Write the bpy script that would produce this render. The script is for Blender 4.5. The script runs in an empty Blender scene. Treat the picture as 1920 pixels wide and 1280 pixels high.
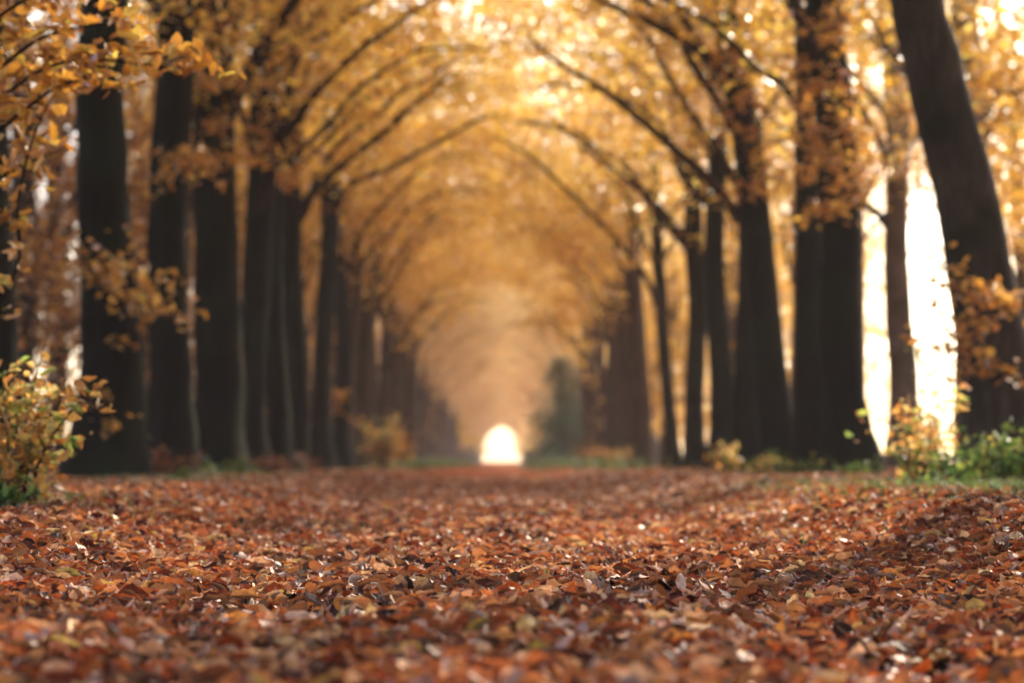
import bpy, math, random
import numpy as np
from mathutils import Vector

# ------------------------------------------------------------------ camera, sky, sun, exposure
S = bpy.context.scene
C = S.collection
R = math.radians
F_PX, VX, HY, CAM_Z = 4533.0, 940.0, 865.0, 0.40      # 85 mm lens seen at 1920 px width

cam = bpy.data.cameras.new('camera')
cam.lens = 85; cam.sensor_width = 36
cam.clip_start = 0.05; cam.clip_end = 6000
cam.dof.use_dof = True; cam.dof.focus_distance = 7.6; cam.dof.aperture_fstop = 2.5
camo = bpy.data.objects.new('camera', cam); C.objects.link(camo)
camo.location = (0, 0, CAM_Z)
camo.rotation_euler = (R(90 + 2.842), 0, R(-0.25))
S.camera = camo

SUN_AZ, SUN_EL = 24, 32
wd = bpy.data.worlds.new('World'); S.world = wd; wd.use_nodes = True
wn = wd.node_tree
sky = wn.nodes.new('ShaderNodeTexSky'); sky.sky_type = 'NISHITA'; sky.sun_disc = False
sky.sun_elevation = R(SUN_EL); sky.sun_rotation = R(SUN_AZ)
sky.air_density = .8; sky.dust_density = 3.2; sky.ozone_density = .4
wn.links.new(sky.outputs[0], wn.nodes['Background'].inputs[0])
wn.nodes['Background'].inputs[1].default_value = 0.15

sl = bpy.data.lights.new('sun', 'SUN'); sl.energy = 5.0; sl.angle = R(1.0); sl.color = (1.0, 0.88, 0.70)
so = bpy.data.objects.new('sun', sl); C.objects.link(so)
sd = Vector((math.sin(R(SUN_AZ)) * math.cos(R(SUN_EL)), math.cos(R(SUN_AZ)) * math.cos(R(SUN_EL)), math.sin(R(SUN_EL))))
so.rotation_euler = sd.to_track_quat('Z', 'Y').to_euler(); so.location = sd * 100

S.view_settings.view_transform = 'Standard'; S.view_settings.look = 'None'
S.view_settings.exposure = 1.65; S.view_settings.gamma = 1
S.render.engine = 'CYCLES'
cy = S.cycles
cy.max_bounces = 8; cy.diffuse_bounces = 5; cy.glossy_bounces = 2; cy.transmission_bounces = 5
cy.volume_bounces = 1; cy.transparent_max_bounces = 8
cy.use_denoising = True; cy.sample_clamp_indirect = 6; cy.caustics_reflective = False; cy.caustics_refractive = False
cy.use_adaptive_sampling = True; cy.adaptive_threshold = 0.01

rng = np.random.default_rng(7)
def P(px, py, d): return np.array([(px - VX) / F_PX * d, d, CAM_Z + (HY - py) / F_PX * d])

# ------------------------------------------------------------------ materials
def mat_new(name):
    m = bpy.data.materials.new(name); m.use_nodes = True
    t = m.node_tree; t.nodes.clear()
    return m, t, t.nodes.new('ShaderNodeOutputMaterial')
def nd(t, kind, **kw):
    n = t.nodes.new(kind)
    for k, v in kw.items(): setattr(n, k, v)
    return n
def ramp(t, stops, interp='LINEAR'):
    n = t.nodes.new('ShaderNodeValToRGB'); n.color_ramp.interpolation = interp
    e = n.color_ramp.elements
    while len(e) < len(stops): e.new(0.5)
    for i, (p, c) in enumerate(stops): e[i].position = p; e[i].color = (*c, 1)
    return n

def leaf_mat(name, stops, trans=0.5, gloss=0.06, rough=0.45, back=1.0, vein=0.0, tint_scale=0.35):
    m, t, out = mat_new(name)
    geo = nd(t, 'ShaderNodeNewGeometry')
    r = ramp(t, stops); t.links.new(geo.outputs['Random Per Island'], r.inputs[0])
    col = r.outputs[0]
    # clump-sized drift of colour through the leaves
    nz = nd(t, 'ShaderNodeTexNoise'); nz.inputs['Scale'].default_value = tint_scale; nz.inputs['Detail'].default_value = 2
    t.links.new(geo.outputs['Position'], nz.inputs['Vector'])
    mr = nd(t, 'ShaderNodeMapRange'); mr.inputs[1].default_value = .3; mr.inputs[2].default_value = .7
    mr.inputs[3].default_value = 0.72; mr.inputs[4].default_value = 1.25
    t.links.new(nz.outputs[0], mr.inputs[0])
    mul = nd(t, 'ShaderNodeVectorMath', operation='SCALE'); t.links.new(col, mul.inputs[0]); t.links.new(mr.outputs[0], mul.inputs['Scale'])
    col = mul.outputs[0]
    if vein:
        at = nd(t, 'ShaderNodeAttribute', attribute_name='luv')
        sx = nd(t, 'ShaderNodeSeparateXYZ'); t.links.new(at.outputs['Vector'], sx.inputs[0])
        ab = nd(t, 'ShaderNodeMath', operation='ABSOLUTE'); t.links.new(sx.outputs[0], ab.inputs[0])
        m2 = nd(t, 'ShaderNodeMapRange'); m2.inputs[1].default_value = 0.0; m2.inputs[2].default_value = 0.12
        m2.inputs[3].default_value = vein; m2.inputs[4].default_value = 0
        t.links.new(ab.outputs[0], m2.inputs[0])
        mx = nd(t, 'ShaderNodeMix', data_type='RGBA'); mx.inputs[7].default_value = (.45, .28, .14, 1)
        t.links.new(m2.outputs[0], mx.inputs[0]); t.links.new(col, mx.inputs[6])
        col = mx.outputs[2]
        # blotches inside one leaf
        n3 = nd(t, 'ShaderNodeTexNoise'); n3.inputs['Scale'].default_value = 55; t.links.new(geo.outputs['Position'], n3.inputs['Vector'])
        m3 = nd(t, 'ShaderNodeMapRange'); m3.inputs[1].default_value = .35; m3.inputs[2].default_value = .65
        m3.inputs[3].default_value = .6; m3.inputs[4].default_value = 1.25
        t.links.new(n3.outputs[0], m3.inputs[0])
        s3 = nd(t, 'ShaderNodeVectorMath', operation='SCALE'); t.links.new(col, s3.inputs[0]); t.links.new(m3.outputs[0], s3.inputs['Scale'])
        col = s3.outputs[0]
    if back != 1.0:
        mb = nd(t, 'ShaderNodeMix', data_type='RGBA')
        mb.inputs[7].default_value = (.52, .25, .10, 1)
        mm = nd(t, 'ShaderNodeMath', operation='MULTIPLY'); mm.inputs[1].default_value = back
        t.links.new(geo.outputs['Backfacing'], mm.inputs[0]); t.links.new(mm.outputs[0], mb.inputs[0]); t.links.new(col, mb.inputs[6])
        col = mb.outputs[2]
    d = nd(t, 'ShaderNodeBsdfDiffuse'); tr = nd(t, 'ShaderNodeBsdfTranslucent'); g = nd(t, 'ShaderNodeBsdfGlossy')
    g.inputs['Roughness'].default_value = rough; g.inputs['Color'].default_value = (1, 1, 1, 1)
    t.links.new(col, d.inputs[0]); t.links.new(col, tr.inputs[0])
    a = nd(t, 'ShaderNodeMixShader'); a.inputs[0].default_value = trans
    t.links.new(d.outputs[0], a.inputs[1]); t.links.new(tr.outputs[0], a.inputs[2])
    fr = nd(t, 'ShaderNodeFresnel'); fr.inputs[0].default_value = 1.4
    fm = nd(t, 'ShaderNodeMath', operation='MULTIPLY_ADD'); fm.inputs[1].default_value = gloss * 5; fm.inputs[2].default_value = gloss * .4
    fm.use_clamp = True; t.links.new(fr.outputs[0], fm.inputs[0])
    b = nd(t, 'ShaderNodeMixShader'); t.links.new(fm.outputs[0], b.inputs[0])
    t.links.new(a.outputs[0], b.inputs[1]); t.links.new(g.outputs[0], b.inputs[2])
    t.links.new(b.outputs[0], out.inputs[0])
    return m

M = {}
M['gold'] = leaf_mat('golden_leaf', [(0, (.40, .19, .02)), (.3, (.64, .36, .04)), (.65, (.80, .51, .07)), (.88, (.86, .66, .14)), (1, (.52, .50, .08))], trans=.6)
M['orange'] = leaf_mat('orange_leaf', [(0, (.40, .15, .02)), (.45, (.58, .27, .035)), (.85, (.68, .38, .06)), (1, (.55, .42, .08))], trans=.5, gloss=.05)
M['tan'] = leaf_mat('tan_hazed_leaf', [(0, (.52, .32, .11)), (.4, (.70, .50, .20)), (.8, (.82, .64, .32)), (1, (.62, .52, .24))], trans=.6)  # paled and desaturated: distance haze painted into the far crowns
M['brown'] = leaf_mat('dimmed_orange_leaf', [(0, (.16, .06, .012)), (.4, (.34, .14, .02)), (.8, (.48, .23, .03)), (1, (.55, .35, .06))], trans=.5)  # orange darkened to paint dimness into the wood on the left
M['mixed'] = leaf_mat('yellow_green_leaf', [(0, (.58, .22, .04)), (.4, (.72, .42, .10)), (.75, (.72, .60, .20)), (.9, (.30, .36, .07)), (1, (.09, .17, .04))], trans=.65, gloss=.04, vein=.3, tint_scale=1.5)
M['green'] = leaf_mat('green_leaf', [(0, (.03, .08, .02)), (.45, (.08, .15, .03)), (.8, (.20, .24, .05)), (1, (.38, .30, .07))], trans=.4, gloss=.02)
M['pine'] = leaf_mat('evergreen_needle', [(0, (.03, .10, .06)), (.6, (.05, .16, .08)), (1, (.14, .26, .07))], trans=.15)
M['litter'] = leaf_mat('fallen_leaf', [(0, (.02, .006, .003)), (.32, (.12, .020, .005)), (.52, (.31, .050, .007)), (.68, (.42, .085, .012)), (.79, (.50, .18, .055)), (.88, (.66, .40, .24)), (.92, (.62, .22, .02)), (.97, (.78, .52, .28)), (1, (.42, .32, .05))],
                       trans=.25, gloss=.028, rough=.68, back=.3, vein=.5, tint_scale=1.2)

def bark_mat(name, base, moss, bump=.5, scale=1.0):
    m, t, out = mat_new(name)
    tc = nd(t, 'ShaderNodeTexCoord'); mp = nd(t, 'ShaderNodeMapping'); mp.inputs['Scale'].default_value = (6 * scale, 6 * scale, 1.1 * scale)
    t.links.new(tc.outputs['Object'], mp.inputs[0])
    n = nd(t, 'ShaderNodeTexNoise'); n.inputs['Scale'].default_value = 3; n.inputs['Detail'].default_value = 8; n.inputs['Roughness'].default_value = .65
    t.links.new(mp.outputs[0], n.inputs['Vector'])
    n2 = nd(t, 'ShaderNodeTexNoise'); n2.inputs['Scale'].default_value = .9; n2.inputs['Detail'].default_value = 4
    t.links.new(tc.outputs['Object'], n2.inputs['Vector'])
    r = ramp(t, [(.3, tuple(c * .45 for c in base)), (.55, base), (.75, tuple(min(1, c * 1.9) for c in base))])
    t.links.new(n.outputs[0], r.inputs[0])
    r2 = ramp(t, [(.45, (0, 0, 0)), (.65, (1, 1, 1))]); t.links.new(n2.outputs[0], r2.inputs[0])
    mx = nd(t, 'ShaderNodeMix', data_type='RGBA'); t.links.new(r2.outputs[0], mx.inputs[0]); t.links.new(r.outputs[0], mx.inputs[6]); mx.inputs[7].default_value = (*moss, 1)
    p = nd(t, 'ShaderNodeBsdfPrincipled'); p.inputs['Roughness'].default_value = .9; p.inputs['Specular IOR Level'].default_value = .1
    t.links.new(mx.outputs[2], p.inputs['Base Color'])
    bp = nd(t, 'ShaderNodeBump'); bp.inputs['Strength'].default_value = bump; bp.inputs['Distance'].default_value = .03
    t.links.new(n.outputs[0], bp.inputs['Height']); t.links.new(bp.outputs[0], p.inputs['Normal'])
    t.links.new(p.outputs[0], out.inputs[0])
    return m
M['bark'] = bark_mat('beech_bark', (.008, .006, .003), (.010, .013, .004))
M['bark_grey'] = bark_mat('grey_bark', (.045, .036, .027), (.014, .014, .007), .9)
M['bark_mid'] = bark_mat('brown_hazed_bark', (.068, .050, .035), (.04, .038, .02))  # brown lightened, painted haze for the mid-distance trunks
M['bark_veiled'] = bark_mat('light_veiled_bark', (.13, .11, .09), (.06, .055, .035))  # bark paled to paint in distance haze and light wrapping the trunks
M['twig'] = bark_mat('twig_bark', (.03, .02, .012), (.024, .018, .01), .1)

def ground_mat():
    m, t, out = mat_new('leafy_soil')
    g = nd(t, 'ShaderNodeNewGeometry')
    v = nd(t, 'ShaderNodeTexVoronoi'); v.inputs['Scale'].default_value = 17; t.links.new(g.outputs['Position'], v.inputs['Vector'])
    sx = nd(t, 'ShaderNodeSeparateColor'); t.links.new(v.outputs['Color'], sx.inputs[0])
    r = ramp(t, [(0, (.05, .014, .006)), (.4, (.22, .045, .008)), (.75, (.36, .08, .012)), (1, (.42, .16, .05))])
    t.links.new(sx.outputs[0], r.inputs[0])
    # bare dark soil near the camera where the wheel tracks show, litter-coloured further off
    sp = nd(t, 'ShaderNodeSeparateXYZ'); t.links.new(g.outputs['Position'], sp.inputs[0])
    mr = nd(t, 'ShaderNodeMapRange'); mr.inputs[1].default_value = 12; mr.inputs[2].default_value = 24; t.links.new(sp.outputs[1], mr.inputs[0])
    n = nd(t, 'ShaderNodeTexNoise'); n.inputs['Scale'].default_value = 30; n.inputs['Detail'].default_value = 6; t.links.new(g.outputs['Position'], n.inputs['Vector'])
    rs = ramp(t, [(.3, (.016, .010, .008)), (.7, (.045, .028, .022))]); t.links.new(n.outputs[0], rs.inputs[0])
    mx = nd(t, 'ShaderNodeMix', data_type='RGBA'); t.links.new(mr.outputs[0], mx.inputs[0]); t.links.new(rs.outputs[0], mx.inputs[6]); t.links.new(r.outputs[0], mx.inputs[7])
    p = nd(t, 'ShaderNodeBsdfPrincipled'); p.inputs['Roughness'].default_value = 1; p.inputs['Specular IOR Level'].default_value = .04
    t.links.new(mx.outputs[2], p.inputs['Base Color'])
    bp = nd(t, 'ShaderNodeBump'); bp.inputs['Strength'].default_value = .7; bp.inputs['Distance'].default_value = .02
    t.links.new(n.outputs[0], bp.inputs['Height']); t.links.new(bp.outputs[0], p.inputs['Normal'])
    t.links.new(p.outputs[0], out.inputs[0])
    return m
M['ground'] = ground_mat()
M['grass'] = leaf_mat('grass_blade', [(0, (.05, .10, .02)), (.6, (.10, .18, .035)), (1, (.28, .28, .08))], trans=.3, gloss=.02)

# ------------------------------------------------------------------ mesh helpers (numpy, quads only)
class MB:
    def __init__(s): s.V = []; s.F = []; s.n = 0; s.uv = []
    def add(s, V, F, uv=None):
        V = np.asarray(V, dtype=np.float32).reshape(-1, 3); F = np.asarray(F, dtype=np.int32).reshape(-1, 4)
        s.V.append(V); s.F.append(F + s.n); s.n += len(V)
        s.uv.append(uv if uv is not None else np.zeros((len(V), 2), np.float32))
    def mesh(s, name, mat, smooth=True, luv=False):
        me = bpy.data.meshes.new(name)
        V = np.concatenate(s.V); F = np.concatenate(s.F)
        me.vertices.add(len(V)); me.vertices.foreach_set('co', V.ravel())
        me.loops.add(F.size); me.loops.foreach_set('vertex_index', F.ravel())
        me.polygons.add(len(F)); me.polygons.foreach_set('loop_start', np.arange(0, F.size, 4, dtype=np.int32))
        me.update(calc_edges=True)
        me.polygons.foreach_set('use_smooth', np.full(len(F), smooth))
        if luv:
            a = me.attributes.new('luv', 'FLOAT2', 'POINT'); a.data.foreach_set('vector', np.concatenate(s.uv).astype(np.float32).ravel())
        me.materials.append(mat)
        return me
def link(name, me, parent=None, loc=(0, 0, 0), **props):
    o = bpy.data.objects.new(name, me); C.objects.link(o)
    o.location = [float(c) for c in loc]
    if parent: o.parent = parent
    for k, v in props.items(): o[k] = v
    return o
def thing(name, label, cat, loc, group=None, rz=0.0, sc=1.0):
    o = link(name, None, None, loc); o['label'] = label; o['category'] = cat
    o.rotation_euler = (0, 0, rz); o.scale = (sc, sc, sc)
    if group: o['group'] = group
    return o

def smooth_path(pts, n):
    """Catmull-Rom through rows of any width, n samples."""
    p = np.asarray(pts, float); p = np.vstack([2 * p[0] - p[1], p, 2 * p[-1] - p[-2]])
    k = len(p) - 3; out = []
    for u in np.linspace(0, k - 1e-6, n):
        i = int(u); f = u - i; a, b, c, d = p[i:i + 4]
        out.append(.5 * ((2 * b) + (-a + c) * f + (2 * a - 5 * b + 4 * c - d) * f * f + (-a + 3 * b - 3 * c + d) * f ** 3))
    return np.array(out)
def tube(mb, pts, rad, sides=6, lump=None):
    pts = np.asarray(pts, float); rad = np.asarray(rad, float); n = len(pts)
    T = np.gradient(pts, axis=0); T /= np.linalg.norm(T, axis=1)[:, None] + 1e-9
    up = np.array([1., 0, 0]) if abs(T[0][0]) < .8 else np.array([0, 1., 0])
    V = np.zeros((n, sides, 3)); ang = np.linspace(0, 2 * math.pi, sides, endpoint=False)
    for i in range(n):
        u = up - T[i] * up.dot(T[i]); u /= np.linalg.norm(u); up = u; v = np.cross(T[i], u)
        rr = rad[i] * (lump[i] if lump is not None else 1.0)
        V[i] = pts[i] + (np.cos(ang) * rr)[:, None] * u + (np.sin(ang) * rr)[:, None] * v
    i = np.arange(n - 1)[:, None] * sides; j = np.arange(sides)[None, :]; j2 = (j + 1) % sides
    F = np.stack([i + j, i + j2, i + sides + j2, i + sides + j], -1).reshape(-1, 4)
    mb.add(V.reshape(-1, 3), F)

# leaf templates: x across, y along, unit length
def leaf_template(kind, r):
    if kind == 'low':
        w = .34; c = r.uniform(-.1, .25); f = r.uniform(.02, .2)
        V = np.array([[0, 0, 0], [-w, .33, f], [-w * .8, .7, f + c * .5], [0, 1, c], [w, .33, f], [w * .8, .7, f + c * .5]])
        F = np.array([[0, 3, 2, 1], [0, 4, 5, 3]])
        return V - [0, .4, 0], F, V[:, :2].copy()
    rows = 7; ts = np.linspace(0, 1, rows); V = []; uv = []
    curl = r.uniform(-.4, 1.6); roll = r.uniform(-.2, 1.6); tw = r.uniform(-.7, .7); sag = r.uniform(-.3, .5)
    wmax = r.uniform(.26, .36)
    for i, t in enumerate(ts):
        w = wmax * (math.sin(math.pi * min(1, t ** .8)) ** .75 if 0 < t < 1 else .02)
        a = tw * (t - .5); cz = curl * .35 * (t - .35) ** 2 + sag * .1 * math.sin(3 * t * math.pi)
        for s_ in (-1, 0, 1):
            ww = w * (1 + r.uniform(-.18, .18)) if s_ else 0
            rl = roll * abs(s_)
            x = s_ * ww * math.cos(rl); z = ww * math.sin(rl) * abs(s_) + r.uniform(-.03, .03)
            V.append([x * math.cos(a) - z * math.sin(a), t - .45, x * math.sin(a) + z * math.cos(a) + cz]); uv.append([s_, t])
    F = []
    for i in range(rows - 1):
        for s_ in (0, 1):
            q = i * 3 + s_; F.append([q, q + 1, q + 4, q + 3])
    return np.array(V), np.array(F), np.array(uv, float)
_r = np.random.default_rng(3)
LOW = [leaf_template('low', _r) for _ in range(4)]
HI = [leaf_template('hi', _r) for _ in range(16)]

def leaves(mb, Pos, size, tilt=.5, r=rng, tmpl=LOW, flip=.0, squash=1.0, yaw=None):
    Pos = np.asarray(Pos, float); N = len(Pos)
    if N == 0: return
    size = np.broadcast_to(np.asarray(size, float), (N,))
    which = r.integers(0, len(tmpl), N)
    for k, (TV, TF, uv) in enumerate(tmpl):
        ix = np.nonzero(which == k)[0]; n = len(ix)
        if not n: continue
        ya = r.uniform(0, 2 * math.pi, n) if yaw is None else yaw[ix]
        a = r.normal(0, tilt, n); b = r.normal(0, tilt, n)
        a = a + (r.random(n) < flip) * math.pi
        ca, sa, cb, sb, cy_, sy = np.cos(a), np.sin(a), np.cos(b), np.sin(b), np.cos(ya), np.sin(ya)
        sc = (size[ix] * r.uniform(.6, 1.35, n))[:, None]
        x = TV[:, 0][None] * sc * r.uniform(.85, 1.2, n)[:, None]; y = TV[:, 1][None] * sc; z = TV[:, 2][None] * sc * squash
        x, z = x * cb[:, None] + z * sb[:, None], -x * sb[:, None] + z * cb[:, None]
        y, z = y * ca[:, None] - z * sa[:, None], y * sa[:, None] + z * ca[:, None]
        x, y = x * cy_[:, None] - y * sy[:, None], x * sy[:, None] + y * cy_[:, None]
        V = np.stack([x, y, z], -1) + Pos[ix][:, None, :]
        K = len(TV); F = TF[None] + (np.arange(n) * K)[:, None, None]
        mb.add(V.reshape(-1, 3), F.reshape(-1, 4), np.tile(uv, (n, 1)))

# ------------------------------------------------------------------ ground
def sstep(a, b, x):
    t = np.clip((x - a) / (b - a), 0, 1); return t * t * (3 - 2 * t)
def gh(x, y):
    x = np.asarray(x, float); y = np.asarray(y, float)
    a = np.abs(x - .05 * np.sin(y * .35))
    near = 1 - sstep(60, 140, y)
    h = np.where(x > 0, .19, .165) * sstep(1.15, 2.15, a) - .03 * np.exp(-((a - .66) / .22) ** 2) * near
    h += .6 * near * (.022 * np.sin(.9 * x + .33 * y + 1) * np.sin(.37 * y - .5 * x) + .014 * np.sin(2.3 * x - .8 * y) + .008 * np.sin(5.1 * y + 2 * x) * np.sin(4.3 * x - y))
    h += near * .025 * np.exp(-((y - 20 - .8 * x) / 2.2) ** 2) + near * .02 * np.exp(-((y - 26 + .9 * x) / 2.5) ** 2)
    return h
xs = np.unique(np.concatenate([-np.geomspace(8, 3000, 26), np.arange(-8, 8.01, .12), np.geomspace(8, 3000, 26)]))
ys = np.unique(np.concatenate([np.linspace(-200, -6, 12), np.arange(-5, 40, .15), np.arange(40, 140, .8), np.geomspace(140, 4500, 60)]))
X, Y = np.meshgrid(xs, ys); Z = gh(X, Y)
nx, ny = len(xs), len(ys)
i = (np.arange(ny - 1)[:, None] * nx + np.arange(nx - 1)[None]).ravel()
mb = MB(); mb.add(np.stack([X, Y, Z], -1).reshape(-1, 3), np.stack([i, i + 1, i + nx + 1, i + nx], -1))
link('ground', mb.mesh('ground', M['ground']), kind='structure')

# leaf litter (nobody could count it)
BARE = [(-.58, 7.7, .34, .5), (-.5, 5.7, .22, .4), (.41, 6.2, .22, .35), (.72, 7.0, .26, .42), (.47, 4.9, .2, .2), (.86, 4.0, .3, .25), (-.35, 5.2, .12, .4), (.3, 9.2, .2, .5), (-.8, 10.5, .2, .7)]
def scatter(d0, d1, dens, margin=.9):
    A = .2118 * (d1 ** 2 - d0 ** 2) + 2 * margin * (d1 - d0); n = int(A * dens)
    d = np.sqrt(rng.random(n * 2) * (d1 ** 2 - d0 ** 2) + d0 ** 2)
    u = rng.uniform(-1, 1, n * 2); x = u * (.2118 * d + margin + .4)
    keep = rng.random(n * 2) < .5
    return x[keep], d[keep]
mb = MB()
def litter(d0, d1, dens, size, tmpl, tilt, thick):
    x, y = scatter(d0, d1, dens)
    keep = np.ones(len(x), bool)
    nzv = .25 * np.sin(9 * x + 3 * y) * np.sin(7 * y - 4 * x) + .2 * np.sin(23 * x) * np.sin(19 * y)
    for bx, by, rx, ry in [(1.14 * b[0], 1.14 * b[1], 1.6 * b[2], 1.7 * b[3]) for b in BARE]:
        q = ((x - bx) / rx) ** 2 + ((y - by) / ry) ** 2 + nzv
        keep &= ~((q < .75) & (rng.random(len(x)) < .86))
    x, y = x[keep], y[keep]
    heap = .5 + .5 * np.sin(2.1 * x + 1.3 * y) * np.sin(1.7 * y - 2.9 * x)
    z = gh(x, y) + .004 + rng.random(len(x)) ** 1.5 * thick * (.5 + heap) + size * .12
    leaves(mb, np.stack([x, y, z], -1), size, tilt, tmpl=tmpl, flip=.4)
litter(3.0, 6.5, 1850, .070, HI, .42, .03)
litter(6.5, 12, 1850, .070, HI, .42, .03)
litter(12, 18, 1100, .078, HI, .45, .03)
litter(18, 32, 600, .085, LOW, .33, .02)
litter(32, 60, 160, .11, LOW, .25, .01)
link('fallen_leaves', mb.mesh('fallen_leaves', M['litter'], luv=True), kind='stuff',
     label='thick rust-brown carpet of curled fallen leaves covering the track')

# grass on the banks
def grass(name, spots, n, hgt, label):
    mb = MB(); V = []; F = []
    for cx, cy_, rx, ry, w in spots:
        m = int(n * w); x = rng.normal(cx, rx, m); y = rng.normal(cy_, ry, m); z = gh(x, y)
        L = hgt * rng.uniform(.5, 1.3, m); az = rng.uniform(0, 6.28, m); ln = rng.uniform(.1, .7, m) * L; wd_ = L * .035 + .0015
        dx, dy = np.cos(az), np.sin(az)
        rows = []
        for t in (0, .5, 1):
            c = np.stack([x + dx * ln * t * t, y + dy * ln * t * t, z + L * (t - .25 * t * t)], -1)
            s_ = np.stack([-dy, dx, dx * 0], -1) * (wd_ * (1 - t * .9))[:, None]
            rows += [c - s_, c + s_]
        Vv = np.stack(rows, 1)
        f = np.array([[0, 1, 3, 2], [2, 3, 5, 4]])[None] + (np.arange(m) * 6)[:, None, None]
        mb.add(Vv.reshape(-1, 3), f.reshape(-1, 4))
    link(name, mb.mesh(name, M['grass']), kind='stuff', label=label)
grass('grass', [(2.9, 12.5, .5, 1.6, 1.2), (3.6, 16, .6, 2.2, 1.4), (2.5, 10.3, .22, .8, .35), (2.4, 17, .5, 1.5, .4), (-4.0, 31, .5, 3, .5), (-4.3, 38, .5, 4, .6), (-3.0, 24, .4, 1.5, .2),
                (4.3, 36, .6, 4, .6), (-2.3, 12, .3, 1, .12)], 2300, .12, 'short green grass on the banks beside the leaf-covered track')
grass('verge_grass', [(3.2, 125, .7, 25, 1.2), (-3.3, 140, .6, 30, .8), (3.2, 190, .6, 25, .8)], 6000, .45, 'pale green grass verge along the far end of the avenue')

# ------------------------------------------------------------------ trees
def clumps(mb, cs, n, spread, size, r, tilt=.55):
    m = len(cs); w = r.uniform(.4, 1.7, m); cnt = np.maximum(3, (n * w).astype(int))
    Pn = np.repeat(np.asarray(cs), cnt, 0)
    k = len(Pn); off = r.normal(0, 1, (k, 3)) * np.array([spread, spread, spread * .42])
    # tilt each clump a little so that the foliage lies in sprays, not level plates
    sl_ = np.repeat(r.normal(0, .35, (m, 2)), cnt, 0); off[:, 2] += (off[:, :2] * sl_).sum(1)
    leaves(mb, Pn + off, size, tilt, r)

def twigs(tw, lf, path, r, step=.38, L=(.7, 2.0), nleaf=26, size=.1, start=.25, side=.9, up=.35, tmpl=LOW, rad=.014, spread=.13, droop=.25):
    """side shoots along a limb, with leaves along them"""
    path = np.asarray(path); seg = np.linalg.norm(np.diff(path, axis=0), axis=1); s_ = np.concatenate([[0], np.cumsum(seg)]); tot = s_[-1]
    pos = np.arange(start * tot, tot, step)
    for q in list(pos) + [tot * .99]:
        c = np.array([np.interp(q, s_, path[:, k]) for k in range(3)])
        c2 = np.array([np.interp(min(tot, q + .1), s_, path[:, k]) for k in range(3)])
        T = c2 - c; T = T / (np.linalg.norm(T) + 1e-6) if np.linalg.norm(T) > 1e-6 else np.array([0, 0, 1.])
        rv = r.normal(0, 1, 3); rv[2] = abs(rv[2]) * up; rv -= T * rv.dot(T) * .3; rv /= np.linalg.norm(rv)
        d = T * .55 + rv * side; d /= np.linalg.norm(d)
        ln = r.uniform(*L) * (1 - .35 * q / tot)
        tt = np.linspace(0, 1, 5)[:, None]
        pts = c + d * ln * tt + np.array([0, 0, -droop * ln]) * tt ** 2 + r.normal(0, .04 * ln, (5, 3)) * tt
        tube(tw, pts, np.linspace(rad, rad * .25, 5), 4)
        n = max(3, int(nleaf * ln))
        f = r.random(n) ** .7
        lp = np.stack([np.interp(f, tt[:, 0], pts[:, k]) for k in range(3)], -1) + r.normal(0, spread, (n, 3)) * np.array([1, 1, .5])
        leaves(lf, lp, size, .6, r, tmpl)

def trunk_mesh(mb, ctrl, sides, r, n=26, flare=.55, lobes=5):
    p = smooth_path(ctrl, n); rad = p[:, 3].copy(); z = p[:, 2] - p[0, 2]
    ang = np.linspace(0, 2 * math.pi, sides, endpoint=False)
    ph = r.uniform(0, 6.28, 3)
    lump = 1 + .05 * np.sin(2 * ang[None] + z[:, None] * .7 + ph[0]) + .035 * np.sin(3 * ang[None] - z[:, None] * 1.3 + ph[1]) + r.normal(0, .012, (n, sides))
    fl = np.exp(-np.maximum(z, 0) / .6)
    lump = lump + fl[:, None] * (flare + .28 * flare * np.sin(lobes * ang + ph[2])[None])
    pts = p[:, :3].copy(); zz = z[:, None]; pts[:, :2] += p[0, 3] * .22 * np.sin(zz * r.uniform(.5, 1.1, 2) + r.uniform(0, 6.28, 2)) * np.clip(zz / 1.5, 0, 1); pts[1:-1, :2] += r.normal(0, .012, (n - 2, 2))
    tube(mb, pts, rad, sides, lump)
    return p

def limb_path(p0, az, reach, rise, r, n=12):
    t = np.linspace(0, 1, n)
    d = np.array([math.cos(az), math.sin(az), 0.])
    pts = p0 + d[None] * (reach * t ** 1.15)[:, None] + np.array([0, 0, 1.])[None] * (rise * (1 - (1 - t) ** 1.9))[:, None]
    w = np.cumsum(r.normal(0, .13, (n, 3)), axis=0); w -= w[0]
    return pts + w * .6

def vault(lf, r, n_cl, nl, size=.12, ymax=3.8, base=5.0, drop=.5):
    """foliage over the track: local +X is the track side"""
    x = 4.88 * r.random(n_cl) ** .85; y = r.uniform(-ymax, ymax, n_cl)
    z = base + 4.9 * np.sqrt(np.clip(x / 4.8, 0, 1)) + r.random(n_cl) ** 1.3 * (2.9 + drop) - drop * r.random(n_cl)
    clumps(lf, np.stack([x, y, z], -1), nl, .48, size, r)
def upper(lf, r, n_cl, nl, size=.16):
    th = r.uniform(0, 6.28, n_cl); rr = np.sqrt(r.random(n_cl)) * 3.6; z = r.uniform(8.5, 19, n_cl)
    k = np.clip(1.15 - (z - 9) / 13, .25, 1)
    clumps(lf, np.stack([rr * k * np.cos(th) - .4, rr * k * np.sin(th), z], -1), nl, .6, size, r)

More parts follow.
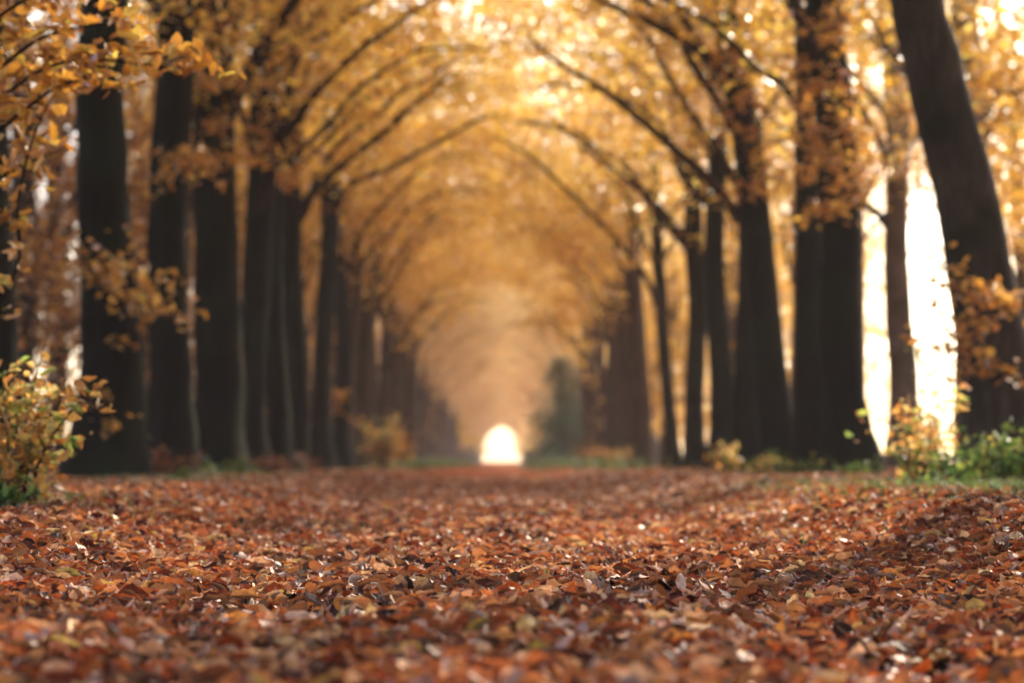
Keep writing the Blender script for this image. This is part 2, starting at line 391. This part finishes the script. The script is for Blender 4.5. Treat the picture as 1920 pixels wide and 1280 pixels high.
def make_variant(seed, low=False, zmin=1.6, ncl=90, mat='gold', up=38, bark='bark_mid', far=False):
    r = np.random.default_rng(seed); out = {}
    H = r.uniform(17, 20); r0 = r.uniform(.23, .32); lx, ly = r.normal(0, .25, 2)
    ctrl = [(0, 0, -.3, r0 * 1.05), (0, 0, 1.2, r0), (lx * .5, ly * .5, 4.5, r0 * .84), (lx, ly, 8, r0 * .66), (lx * 1.2 + r.normal(0, .2), ly + r.normal(0, .2), 13, r0 * .36), (lx, ly, H, .03)]
    mb = MB(); p = trunk_mesh(mb, ctrl, 14, r); out['trunk'] = mb.mesh('trunk', M[bark])
    def at(z): return np.array([np.interp(z, p[:, 2], p[:, k]) for k in range(3)])
    tw = MB(); lf = MB()
    def limb(z, az, reach, rise, rad, **kw):
        L = limb_path(at(z), az, reach, rise, r); tube(tw, L, np.linspace(rad, .02, len(L)) , 7)
        twigs(tw, lf, L, r, **kw)
        if not low and reach > 2.5:
            i0 = r.integers(4, 8); Fk = limb_path(L[i0], az + r.choice([-1, 1]) * r.uniform(.5, 1.0), reach * .5, rise * r.uniform(.2, .7), r, 8)
            tube(tw, Fk, np.linspace(rad * .55, .014, 8), 6); twigs(tw, lf, Fk, r, **kw)
    if not low:
        z0 = r.uniform(4.0, 5.2)
        for k in range(2 if far else 3):
            limb(z0 + k * 1.3 + r.uniform(-.5, .9), r.normal(0, .75), r.uniform(2.8, 4.9), r.uniform(2.6, 5.2), r0 * (.14 if far else r.uniform(.2, .34)), size=.12)
        for k in range(3):
            limb(r.uniform(5.5, 10), math.pi + r.normal(0, .8), r.uniform(2, 3.3), r.uniform(2.2, 4), r0 * .3, size=.12, step=.5)
        for s_ in (1, -1):
            limb(r.uniform(5, 8), s_ * 1.5 + r.normal(0, .3), r.uniform(2.2, 3.4), r.uniform(2.5, 4), r0 * .3, size=.12, step=.5)
        vault(lf, r, 150 if far else 125, 60, drop=1.6 if far else .5); upper(lf, r, up, 60)
    else:
        for k in range(9):
            limb(r.uniform(zmin, 9), r.uniform(0, 6.28), r.uniform(2, 3.6), r.uniform(.8, 3), r0 * .28, size=.13, step=.42, nleaf=34)
        th = r.uniform(0, 6.28, ncl); rr = np.sqrt(r.random(ncl)) * 3.4
        clumps(lf, np.stack([rr * np.cos(th), rr * np.sin(th), r.uniform(zmin + .2, 11, ncl)], -1), 60, .55, .14, r)
        upper(lf, r, 30, 50)
    out['branches'] = tw.mesh('branches', M['twig']); out['crown'] = lf.mesh('crown', M[mat])
    return out
VAR = [make_variant(100 + k) for k in range(6)]
LOWV = [make_variant(200 + k, True) for k in range(3)]
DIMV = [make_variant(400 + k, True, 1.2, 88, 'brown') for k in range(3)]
FARV = [make_variant(500 + k, up=16, bark='bark_veiled', far=True, mat='tan') for k in range(6)]
MIDV = [make_variant(300 + k, True, 4.6, 75) for k in range(2)]

def place_variant(V, x, y, rz, sc, label, group, kind='beech_tree', cat='tree'):
    z = float(gh(x, y))
    t = thing(kind, label, cat, (x, y, z), group, rz, sc)
    for part in ('trunk', 'branches', 'crown'): link(part, V[part], t)
    return t

# --- near trees of both rows, each shaped on its own: (base px, py, top px at py=0, dist, diameter, label, ...)
def near_tree(bx, by, midx, topx, d, dia, side, seed, label, group, mat='bark', limbs=(), shoots=(), crown=True, flare=.8, taper=.8, ups=36):
    """bx,by base; midx at py 430; topx at py 0 (pixels of the photograph, turned into metres at distance d)"""
    r = np.random.default_rng(seed)
    b = P(bx, by, d); m_ = P(midx, 430, d); tp = P(topx, 0, d)
    zg = float(gh(b[0], d)); b[2] = zg
    sl_ = (tp - m_) / (tp[2] - m_[2])
    t = thing('beech_tree', label, 'tree', (b[0], d, zg), group)
    ra = dia / 2
    def up(z): q = tp + sl_ * (z - tp[2]) * np.array([.5, 1, 1]); return q
    rows = [(*(b - [0, 0, .3]), ra * 1.1), (*(b + [0, 0, .9]) + 0, ra * 1.02) if False else (*(b + (m_ - b) * .25), ra * 1.02), (*m_, ra * (1 + taper) / 2), (*tp, ra * taper)]
    for z, k in ((tp[2] + 3.5, .68), (tp[2] + 7.5, .42), (max(18, tp[2] + 10.5), .08)):
        q = up(z); rows.append((q[0] + r.normal(0, .1), d + r.normal(0, .15), z, ra * k * taper))
    ctrl = np.array(rows); ctrl[:, 0] -= b[0]; ctrl[:, 1] -= d; ctrl[:, 2] -= zg
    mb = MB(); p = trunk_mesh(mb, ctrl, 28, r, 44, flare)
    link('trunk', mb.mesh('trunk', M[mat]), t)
    O = np.array([b[0], d, zg])
    def at(z): return np.array([np.interp(z, p[:, 2], p[:, k]) for k in range(3)])
    # limbs the photograph shows: pixel polylines with a distance at start and end
    lf = MB()
    for (pl, d1, rad) in limbs:
        k = len(pl); dd = np.linspace(d, d1, k)
        pts = np.array([P(x_, y_, q_) for (x_, y_), q_ in zip(pl, dd)]) - O
        pts = smooth_path(pts, 16); pts[1:] += np.cumsum(r.normal(0, .015, (15, 3)), 0)
        tw = MB(); tube(tw, pts, np.linspace(rad * 1.35, .022, 16), 9)
        twigs(tw, lf, pts, r, step=.42, L=(.6, 1.7), nleaf=22, size=.11, up=.6)
        link('limb', tw.mesh('limb', M['twig']), t)
    sg = -side
    if crown:
        tw = MB()
        for k in range(4):
            az = (0 if sg > 0 else math.pi) + r.normal(0, .5)
            L = limb_path(at(5.4 + k * 1.3), az, r.uniform(3.6, 4.7), r.uniform(3, 4.2), r)
            tube(tw, L, np.linspace(ra * .34, .02, len(L)), 8); twigs(tw, lf, L, r, size=.12, step=.45)
        for k in range(3):
            az = (math.pi if sg > 0 else 0) + r.normal(0, .7)
            L = limb_path(at(r.uniform(5.5, 10)), az, r.uniform(2, 3.2), r.uniform(2, 3.6), r)
            tube(tw, L, np.linspace(ra * .3, .02, len(L)), 8); twigs(tw, lf, L, r, size=.12, step=.5)
        link('branches', tw.mesh('branches', M['twig']), t)
        v = MB(); vault(v, r, 100, 55, base=5.6); upper(v, r, ups, 60)
        Vv = np.concatenate(v.V); Vv[:, 0] *= sg; lf.add(Vv, np.concatenate(v.F))
    if lf.n: link('crown', lf.mesh('crown', M['gold']), t)
    # leafy shoots straight out of the trunk: (px, py, radius m, toward-camera offset m, leaves, size)
    for (x_, y_, rad, off, nl, sz) in shoots:
        tw = MB(); sh = MB()
        q = P(x_, y_, d - off) - O
        root = at(q[2] - .15)
        pts = smooth_path([root, (root + q) / 2 + [0, 0, .08], q], 7)
        tube(tw, pts, np.linspace(.012, .004, 7), 4)
        for s_ in range(7):
            e = q + r.normal(0, rad * .75, 3) * [1, 1, .6]; tube(tw, [pts[4], (pts[4] + e) / 2 + [0, 0, .03], e], [.006, .004, .002], 4)
            n = max(2, int(nl * 1.9) // 7); f = r.random(n)[:, None]
            leaves(sh, pts[4] + (e - pts[4]) * f + r.normal(0, rad * .22, (n, 3)) * [1, 1, .6], sz, .6, r, HI)
        so_ = link('shoot', tw.mesh('shoot', M['twig']), t)
        link('leaves', sh.mesh('leaves', M['orange'], luv=True), so_)
    return t

GL = 'beeches of the left row'; GR = 'beeches of the right row'
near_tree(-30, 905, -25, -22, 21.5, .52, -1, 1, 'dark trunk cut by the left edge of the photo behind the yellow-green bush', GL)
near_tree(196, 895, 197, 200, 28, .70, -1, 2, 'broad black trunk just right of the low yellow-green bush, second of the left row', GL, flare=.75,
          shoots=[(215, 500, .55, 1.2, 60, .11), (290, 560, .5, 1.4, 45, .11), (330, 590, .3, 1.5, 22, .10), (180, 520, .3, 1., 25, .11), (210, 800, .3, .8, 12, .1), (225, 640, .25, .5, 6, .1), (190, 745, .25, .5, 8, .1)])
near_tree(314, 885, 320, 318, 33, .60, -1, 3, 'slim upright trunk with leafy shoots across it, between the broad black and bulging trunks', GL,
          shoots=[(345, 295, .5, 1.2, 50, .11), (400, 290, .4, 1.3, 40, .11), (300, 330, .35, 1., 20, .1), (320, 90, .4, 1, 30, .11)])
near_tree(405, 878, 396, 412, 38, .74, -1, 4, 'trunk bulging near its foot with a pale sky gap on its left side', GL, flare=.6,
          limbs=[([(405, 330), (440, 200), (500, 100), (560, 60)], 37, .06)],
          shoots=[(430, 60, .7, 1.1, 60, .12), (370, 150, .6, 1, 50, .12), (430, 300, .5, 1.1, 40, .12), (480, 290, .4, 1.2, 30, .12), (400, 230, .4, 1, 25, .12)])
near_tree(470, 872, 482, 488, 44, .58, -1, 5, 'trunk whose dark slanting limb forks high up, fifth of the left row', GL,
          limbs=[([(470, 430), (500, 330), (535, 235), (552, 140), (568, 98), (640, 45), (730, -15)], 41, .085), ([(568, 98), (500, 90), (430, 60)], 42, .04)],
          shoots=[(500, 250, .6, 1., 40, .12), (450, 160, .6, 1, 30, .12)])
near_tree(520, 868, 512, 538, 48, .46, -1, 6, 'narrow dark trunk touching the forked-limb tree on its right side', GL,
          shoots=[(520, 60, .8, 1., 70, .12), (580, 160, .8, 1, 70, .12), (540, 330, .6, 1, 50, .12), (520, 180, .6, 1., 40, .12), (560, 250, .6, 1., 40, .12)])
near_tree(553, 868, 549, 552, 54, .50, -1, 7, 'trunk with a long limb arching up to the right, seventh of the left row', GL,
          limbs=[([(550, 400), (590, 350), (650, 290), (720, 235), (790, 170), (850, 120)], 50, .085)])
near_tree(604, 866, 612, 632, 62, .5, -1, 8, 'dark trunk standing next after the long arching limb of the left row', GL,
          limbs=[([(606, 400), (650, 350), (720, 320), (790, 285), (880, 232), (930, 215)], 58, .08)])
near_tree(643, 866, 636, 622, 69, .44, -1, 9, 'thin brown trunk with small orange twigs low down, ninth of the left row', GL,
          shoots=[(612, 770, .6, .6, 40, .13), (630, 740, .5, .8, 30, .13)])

near_tree(1905, 880, 1812, 1722, 24, .66, 1, 11, 'thick grey trunk leaning left over the brambles at the right edge', GR, mat='bark_grey', taper=.82, ups=14,
          shoots=[(1830, 545, .35, 1.0, 45, .10), (1880, 560, .3, 1.1, 30, .10), (1800, 640, .4, 1.2, 40, .10), (1740, 620, .28, 1.4, 22, .09), (1720, 655, .2, 1.4, 10, .09), (1850, 600, .3, 1, 25, .1),
                  (1780, 700, .3, 1.2, 18, .09), (1890, 700, .3, 1, 22, .1), (1770, 500, .3, 1, 12, .09)])
near_tree(1602, 882, 1572, 1548, 33, .60, 1, 12, 'straight dark trunk with a widely flared foot beside the white gap', GR, flare=.9, ups=16,
          shoots=[(1570, 60, .5, 1.2, 45, .12), (1550, 160, .5, 1.2, 50, .12), (1600, 230, .45, 1.2, 40, .12), (1560, 300, .55, 1.2, 60, .12), (1560, 380, .5, 1.2, 40, .12), (1590, 20, .5, 1.1, 40, .12), (1600, 330, .4, 1.2, 30, .12), (1530, 240, .5, 1.3, 40, .12)])
near_tree(1526, 876, 1516, 1512, 38, .46, 1, 13, 'slimmer dark trunk touching the flared-foot trunk on its left', GR,
          shoots=[(1520, 100, .5, 1, 40, .12), (1500, 200, .5, 1, 40, .12), (1510, 330, .5, 1, 35, .12), (1535, 395, .4, 1, 25, .12)])
near_tree(1472, 872, 1418, 1366, 42, .56, 1, 14, 'left-leaning trunk with a limb curving to the top edge, at the wedge of light', GR,
          limbs=[([(1378, 150), (1320, 95), (1240, 45), (1150, 0), (1080, -45)], 39, .09)],
          shoots=[(1390, 110, .6, 1, 50, .12), (1420, 170, .6, 1, 40, .12), (1410, 240, .6, 1, 40, .12), (1440, 300, .6, 1, 35, .12), (1400, 350, .6, 1, 35, .12), (1480, 330, .5, 1, 20, .12)])
near_tree(1402, 868, 1400, 1392, 48, .50, 1, 15, 'trunk with a big limb arching left across the vault', GR,
          limbs=[([(1385, 410), (1340, 350), (1290, 300), (1190, 215), (1110, 150), (1040, 110), (990, 60)], 45, .095)])
near_tree(1351, 866, 1345, 1342, 54, .50, 1, 16, 'brown trunk left of the thin bright slit with sky at its foot', GR)
near_tree(1306, 866, 1303, 1300, 61, .50, 1, 17, 'reddish brown trunk standing alone between two golden gaps on the right side', GR,
          limbs=[([(1300, 480), (1240, 400), (1180, 330), (1100, 270), (1050, 230)], 57, .07)])
near_tree(1264, 866, 1232, 1200, 68, .36, 1, 18, 'slender left-leaning stem with a limb curving into the vault over the track', GR,
          limbs=[([(1246, 600), (1210, 520), (1150, 440), (1060, 350), (990, 285), (930, 250)], 63, .075)])

# --- the rest of both rows, copies of the six grown trees
rr = np.random.default_rng(42)
FARLAB = {-1: ['brown trunk left of the yellow-green shrub, next to the thin twiggy one', 'trunk rising right behind the yellow-green shrub of the left row', 'trunk just right of the yellow-green shrub on the left',
               'second trunk right of the yellow-green shrub, beside the orange one', 'third trunk right of the yellow-green shrub, where the row turns hazy'],
          1: ['first trunk left of the slender leaning stem in the right row', 'second trunk left of the slender leaning stem in the right row', 'third trunk left of the slender leaning stem, by the pale verge shrub',
              'right-row trunk behind the pale low shrub on the verge', 'right-row trunk standing behind the brown and orange shrub']}
d = 76.0; k = 0
while d < 545:
    for side in (-1, 1):
        x = side * (4.75 + rr.normal(0, .12)); y = d + rr.normal(0, 1.0) + (2.5 if side > 0 else 0)
        # copies turned so that their vault side faces the track
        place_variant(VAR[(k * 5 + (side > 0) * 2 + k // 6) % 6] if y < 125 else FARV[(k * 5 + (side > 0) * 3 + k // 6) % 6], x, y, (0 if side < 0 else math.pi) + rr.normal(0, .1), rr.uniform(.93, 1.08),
                      FARLAB[side][k] if k < 5 else 'hazy brown beech far down the %s row, towards the bright opening' % ('left' if side < 0 else 'right'),
                      'far trees of the %s row' % ('left' if side < 0 else 'right'))
    k += 1; d += 6.6

# --- unseen trees beside and behind the camera, added to shade the track and trunks
for q, (x, y) in enumerate([(5.0, 16.5), (5.1, 9), (5.0, 1.5), (9.8, 13), (10, 22), (-5, 13), (-5, -4), (5, -6), (-5, -12), (5, -14), (-4.9, -21), (5, -23), (-4.8, -30), (4.8, -32), (-2.5, -40), (2, -42), (-8, -36), (8, -38), (-10, -8), (-10, -20), (10, -12), (10, -24)]):
    place_variant(MIDV[0] if q == 4 else VAR[(q + 1) % 6] if q < 14 else LOWV[q % 3], x, y, (math.pi if x > 0 else 0) + rr.normal(0, .1), 1.0, 'tall unseen beech beside or behind the camera, added for its shade', 'unseen shade trees around the camera')

for q, (x, y) in enumerate([(-7.1, 60.5), (-7.0, 67), (-7.1, 73), (-7.0, 80.5), (-7.2, 88), (-7.0, 97), (-7.2, 106), (-7.0, 117), (-7.0, 51)]):
    place_variant(VAR[q % 6], x, y, rr.uniform(0, 6.28), rr.uniform(.85, 1), 'dark trunk close behind the left row, filling the space between its trunks', 'dark trunks close behind the left row')
for q, y in enumerate(range(235, 545, 19)):
    for sd_ in (-1, 1):
        place_variant(LOWV[(q + (sd_ > 0)) % 3], sd_ * ((6.9 if y < 400 or q % 2 else 5.9) + rr.normal(0, .5)), y + rr.normal(0, 4), rr.uniform(0, 6.28), rr.uniform(.8, 1.0), 'low leafy tree crowding the %s edge of the bright opening in the distance' % ('left' if sd_ < 0 else 'right'), 'low trees %s of the bright opening' % ('left' if sd_ < 0 else 'right'), 'woodland_tree')
for q, (x, y) in enumerate([(-7.5, 146), (-8, 160), (-9.5, 188), (-10, 212)]):
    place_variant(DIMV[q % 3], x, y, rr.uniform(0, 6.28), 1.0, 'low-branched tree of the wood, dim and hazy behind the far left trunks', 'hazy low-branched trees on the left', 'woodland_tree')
for q, (x, y) in enumerate([(11.3, 43), (12.2, 52), (10.2, 38), (13.5, 61), (16, 70)]):
    place_variant(MIDV[q % 2], x, y, rr.uniform(0, 6.28), rr.uniform(.9, 1.05), 'thin outer crown with white sky holes, right of the leaning grey trunk', 'outer trees at the right edge')
# --- outer row on the right, thin woods beyond both rows
OUT_R = [(9.6, 49, 'outer trunk in the white gap, just left of the leaning grey trunk'), (9.4, 57, 'tall outer trunk standing alone in the white gap right of the flared-foot tree')]
for q, (x, y, lab) in enumerate(OUT_R):
    near_tree((1830, 1692)[q], 864, (1824, 1686)[q], (1815, 1676)[q], y, .66, 1, 30 + q, lab, 'outer trees on the right', mat='bark_veiled')  # lighter bark stands in for bright sky bleeding round these trunks
for q, (x, y) in enumerate([(9.6, 66), (9.3, 76), (9.8, 86), (9.5, 97), (9.6, 109), (9.5, 122), (9.4, 136), (14, 118), (17, 120), (15, 150), (12, 92), (13, 101), (13, 115), (9.5, 151), (9.5, 167), (9.5, 185), (13, 135), (9.5, 205), (14, 170), (7.6, 112), (8, 128), (12, 190), (12, 220), (9, 245), (9, 270), (10, 300), (20, 230), (16, 200), (8, 147), (8.5, 160), (8, 178)]):
    place_variant((LOWV[q % 3] if (q in (4,) or q > 9) else VAR[(q * 2 + 1) % 6]), x, y, rr.uniform(0, 6.28), rr.uniform(.9, 1.05), 'outer tree beyond the right row, golden leaves glowing in gaps between trunks', 'outer trees beyond the right row')
for q, (x, y) in enumerate([(-9.2, 46), (-9.8, 53), (-9.0, 61), (-10, 70), (-9.2, 80), (-10, 92), (-9.4, 105), (-10, 120), (-9.5, 137), (-14, 60), (-15, 74), (-18, 82), (-8.6, 38), (-13, 50), (-9.5, 155), (-9.5, 173), (-9.5, 192), (-13, 105), (-13, 130), (-14, 150), (-13, 175), (-22, 95), (-18, 60), (-11, 83)]):
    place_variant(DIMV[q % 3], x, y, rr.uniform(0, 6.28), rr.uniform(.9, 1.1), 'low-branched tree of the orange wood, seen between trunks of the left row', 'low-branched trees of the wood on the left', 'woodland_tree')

# ------------------------------------------------------------------ bushes, saplings, brambles
def bush(name, label, cat, x, y, w, h, n_st, nleaf, size, mat, seed, tmpl=HI, lean=(0, 0), spread=.05, rad=.008, group=None, z0=.1, leafstart=.3, tilt=.6, shape=1.0):
    r = np.random.default_rng(seed); z = float(gh(x, y))
    t = thing(name, label, cat, (x, y, z), group); tw = MB(); lf = MB()
    for k in range(n_st):
        az = r.uniform(0, 6.28); re = w * math.sqrt(r.random()); hh = h * r.uniform(.45, 1.0) * (1 - .35 * (re / w) ** 2 * shape)
        e = np.array([re * math.cos(az) + lean[0] * hh, re * math.sin(az) + lean[1] * hh, hh])
        s_ = np.array([e[0] * .12, e[1] * .12, -.03])
        pts = smooth_path([s_, s_ + (e - s_) * .5 * [.7, .7, 1.15], e], 8)
        tube(tw, pts, np.linspace(rad, rad * .3, 8), 5)
        for j in range(4):
            f = r.uniform(.35, .95); c = pts[int(f * 7)]; e2 = c + r.normal(0, 1, 3) * [w * .22, w * .22, h * .09]
            tube(tw, [c, (c + e2) / 2 + [0, 0, .02], e2], [rad * .5, rad * .35, rad * .2], 4)
            n = int(nleaf / n_st / 5); u = r.random(n)[:, None]
            leaves(lf, c + (e2 - c) * u + r.normal(0, spread, (n, 3)) * [1, 1, .6], size, tilt, r, tmpl)
        n = int(nleaf / n_st / 5); u = r.uniform(leafstart, 1, n)
        leaves(lf, np.stack([np.interp(u, np.linspace(0, 1, 8), pts[:, q]) for q in range(3)], -1) + r.normal(0, spread, (n, 3)), size, tilt, r, tmpl)
    link('stems', tw.mesh('stems', M['twig']), t)
    link('foliage', lf.mesh('foliage', M[mat], luv=True), t)
    return t
bush('leafy_bush', 'yellow-green bush at the left edge with backlit orange and yellow leaves', 'bush', -2.3, 11.4, .42, .95, 16, 640, .074, 'mixed', 1, lean=(.05, 0))
bush('dark_green_undergrowth', 'dark glossy green plant at the foot of the yellow-green bush', 'plant', -2.35, 10.9, .3, .24, 12, 260, .07, 'green', 2)
bush('bramble', 'bramble patch with green leaves under the leaning grey trunk', 'bramble', 3.5, 17.0, .8, .5, 26, 900, .07, 'green', 3)
bush('bramble', 'taller thin bramble with sunlit yellowish leaves against the white gap', 'bramble', 3.0, 17.6, .4, .85, 12, 300, .065, 'mixed', 4)
bush('bramble', 'dark bramble at the right edge, in front of the foot of the leaning trunk', 'bramble', 3.75, 15.5, .5, .42, 16, 600, .065, 'green', 5)
bush('ground_plant', 'small pale green seedling on the bank in front of the reddish brown trunk', 'plant', 3.1, 33, .35, .75, 8, 130, .09, 'mixed', 6)
bush('ground_plant', 'low dark green plant at the foot of the slimmer trunk beside the flared one', 'plant', 3.8, 31, .5, .3, 10, 260, .08, 'green', 7)
bush('ground_plant', 'low green plant between the leaning trunk and the narrow slit of light', 'plant', 4.2, 38, .5, .45, 9, 200, .09, 'green', 8)
bush('ground_plant', 'small green plant on the leaves in front of the bulging trunk', 'plant', -3.3, 25, .2, .25, 5, 60, .07, 'green', 9)
bush('ground_plant', 'green patch of plants at the foot of the forked-limb tree', 'plant', -4.2, 37, .6, .35, 12, 260, .09, 'green', 10)
for q, (x, y, lab) in enumerate([(-4.0, 29, 'brown bracken low between the broad black trunk and the slim one'), (-3.9, 41, 'rusty bracken at the foot of the bulging and forked-limb trunks'), (-4.1, 50, 'low brown bracken between the forked-limb tree and the long-limb tree')]):
    bush('bracken', lab, 'fern', x, y, .45, .5, 14, 420, .07, 'litter', 40 + q, group='bracken along the left row')
bush('sapling', 'thin sapling with sparse leaves standing in the white gap left of the leaning grey trunk', 'sapling', 3.42, 19, .38, 1.55, 7, 190, .08, 'mixed', 61, lean=(.03, 0))
bush('ground_plant', 'low pale green plant on the leafy bank left of the bramble patch', 'plant', 2.75, 15.2, .3, .22, 8, 130, .05, 'green', 51)
bush('ground_plant', 'small green plant on the leafy bank right in front of the flared-foot tree', 'plant', 3.6, 24.5, .35, .25, 8, 120, .07, 'green', 52)
bush('ground_plant', 'green plant low in front of the left-leaning trunk with the curving limb', 'plant', 3.7, 34, .4, .4, 8, 160, .08, 'mixed', 53)
bush('shrub', 'yellow-green shrub standing at the track side halfway down the left row', 'shrub', -3.4, 70, .65, 1.9, 16, 1300, .12, 'mixed', 11, spread=.14, rad=.015)
bush('shrub', 'orange shrub behind the yellow-green one on the left of the track', 'shrub', -3.7, 84, .7, 1.7, 12, 900, .13, 'orange', 12, spread=.14, rad=.015)
bush('shrub', 'brown and orange shrub low at the right of the track before the bright opening', 'shrub', 3.7, 95, .9, 1.0, 14, 900, .14, 'orange', 13, spread=.14, rad=.015)
bush('shrub', 'pale green low shrub on the right verge beside the pale leaning stem', 'shrub', 4.0, 80, .6, .8, 12, 600, .12, 'mixed', 14, spread=.12, rad=.012)

def conifer(x, y, h, w, label, seed):
    r = np.random.default_rng(seed); t = thing('evergreen_tree', label, 'tree', (x, y, float(gh(x, y))))
    mb = MB(); tube(mb, [(0, 0, -.2), (0, 0, h * .5), (0, 0, h)], [.12, .08, .02], 8); link('trunk', mb.mesh('trunk', M['bark']), t)
    z = h * r.random(260) ** 1.2; th = r.uniform(0, 6.28, 260); rad = w * (1 - z / h) ** .5 * r.uniform(.2, 1.1, 260)
    lf = MB(); clumps(lf, np.stack([rad * np.cos(th), rad * np.sin(th), z + .2], -1), 45, .34, .13, r); link('crown', lf.mesh('crown', M['pine']), t)
conifer(3.5, 138, 5.8, 2.2, 'dark blue-green evergreen on the right of the track just before the bright opening', 5)

# leafy branch of a young tree hanging into the upper left corner
def sapling():
    r = np.random.default_rng(9); x0, y0 = -2.9, 12.5; z0 = float(gh(x0, y0)); O = np.array([x0, y0, z0])
    t = thing('young_tree', 'young tree whose leafy orange branches hang into the upper left corner', 'tree', O)
    mb = MB(); tp = smooth_path([(0, 0, -.1, .035), (-.03, 0, .8, .03), (.03, 0, 1.7, .024), (.0, .05, 2.6, .016), (.05, 0, 3.4, .005)], 20); tube(mb, tp[:, :3], tp[:, 3], 10)
    link('trunk', mb.mesh('trunk', M['twig']), t)
    lf = MB()
    for pl, d1, nl in [([(-110, 300), (0, 180), (90, 120), (190, 110), (290, 120), (385, 130)], 11.6, 34),
                       ([(-110, 240), (0, 120), (90, 60), (200, 40), (250, 50)], 12.2, 36),
                       ([(-110, 380), (-20, 260), (60, 190), (130, 150), (210, 170)], 12, 34),
                       ([(-110, 760), (25, 520), (30, 380), (60, 250), (105, 160)], 12.2, 4),
                       ([(-110, 420), (0, 330), (60, 300), (110, 280)], 12.6, 22),
                       ([(-110, 120), (0, 20), (80, -20), (170, -40)], 12.2, 30)]:
        k = len(pl); dd = np.linspace(y0, d1, k); pts = np.array([P(a, b, q) for (a, b), q in zip(pl, dd)]) - O
        pts = smooth_path(pts, 14); tw = MB(); tube(tw, pts, np.linspace(.014, .003, 14), 6)
        twigs(tw, lf, pts, r, step=.065, L=(.12, .4), nleaf=nl, size=.095, start=.2, rad=.003, spread=.045, tmpl=HI, up=1.0, droop=.3)
        link('branch', tw.mesh('branch', M['twig']), t)
    link('foliage', lf.mesh('foliage', M['orange'], luv=True), t)
sapling()

# ------------------------------------------------------------------ haze
mb = MB()
x0, x1, y0, y1, z0, z1 = -60, 60, -20, 570, -1, 26
v = [(x, y, z) for z in (z0, z1) for y in (y0, y1) for x in (x0, x1)]
mb.add(v, [(0, 2, 3, 1), (4, 5, 7, 6), (0, 1, 5, 4), (2, 6, 7, 3), (0, 4, 6, 2), (1, 3, 7, 5)])
m, t, out = mat_new('haze')
pv = nd(t, 'ShaderNodeVolumePrincipled'); pv.inputs['Color'].default_value = (.93, .92, .92, 1); pv.inputs['Density'].default_value = .00044; pv.inputs['Anisotropy'].default_value = .0
t.links.new(pv.outputs[0], out.inputs['Volume'])
link('haze', mb.mesh('haze', m, smooth=False), kind='stuff')
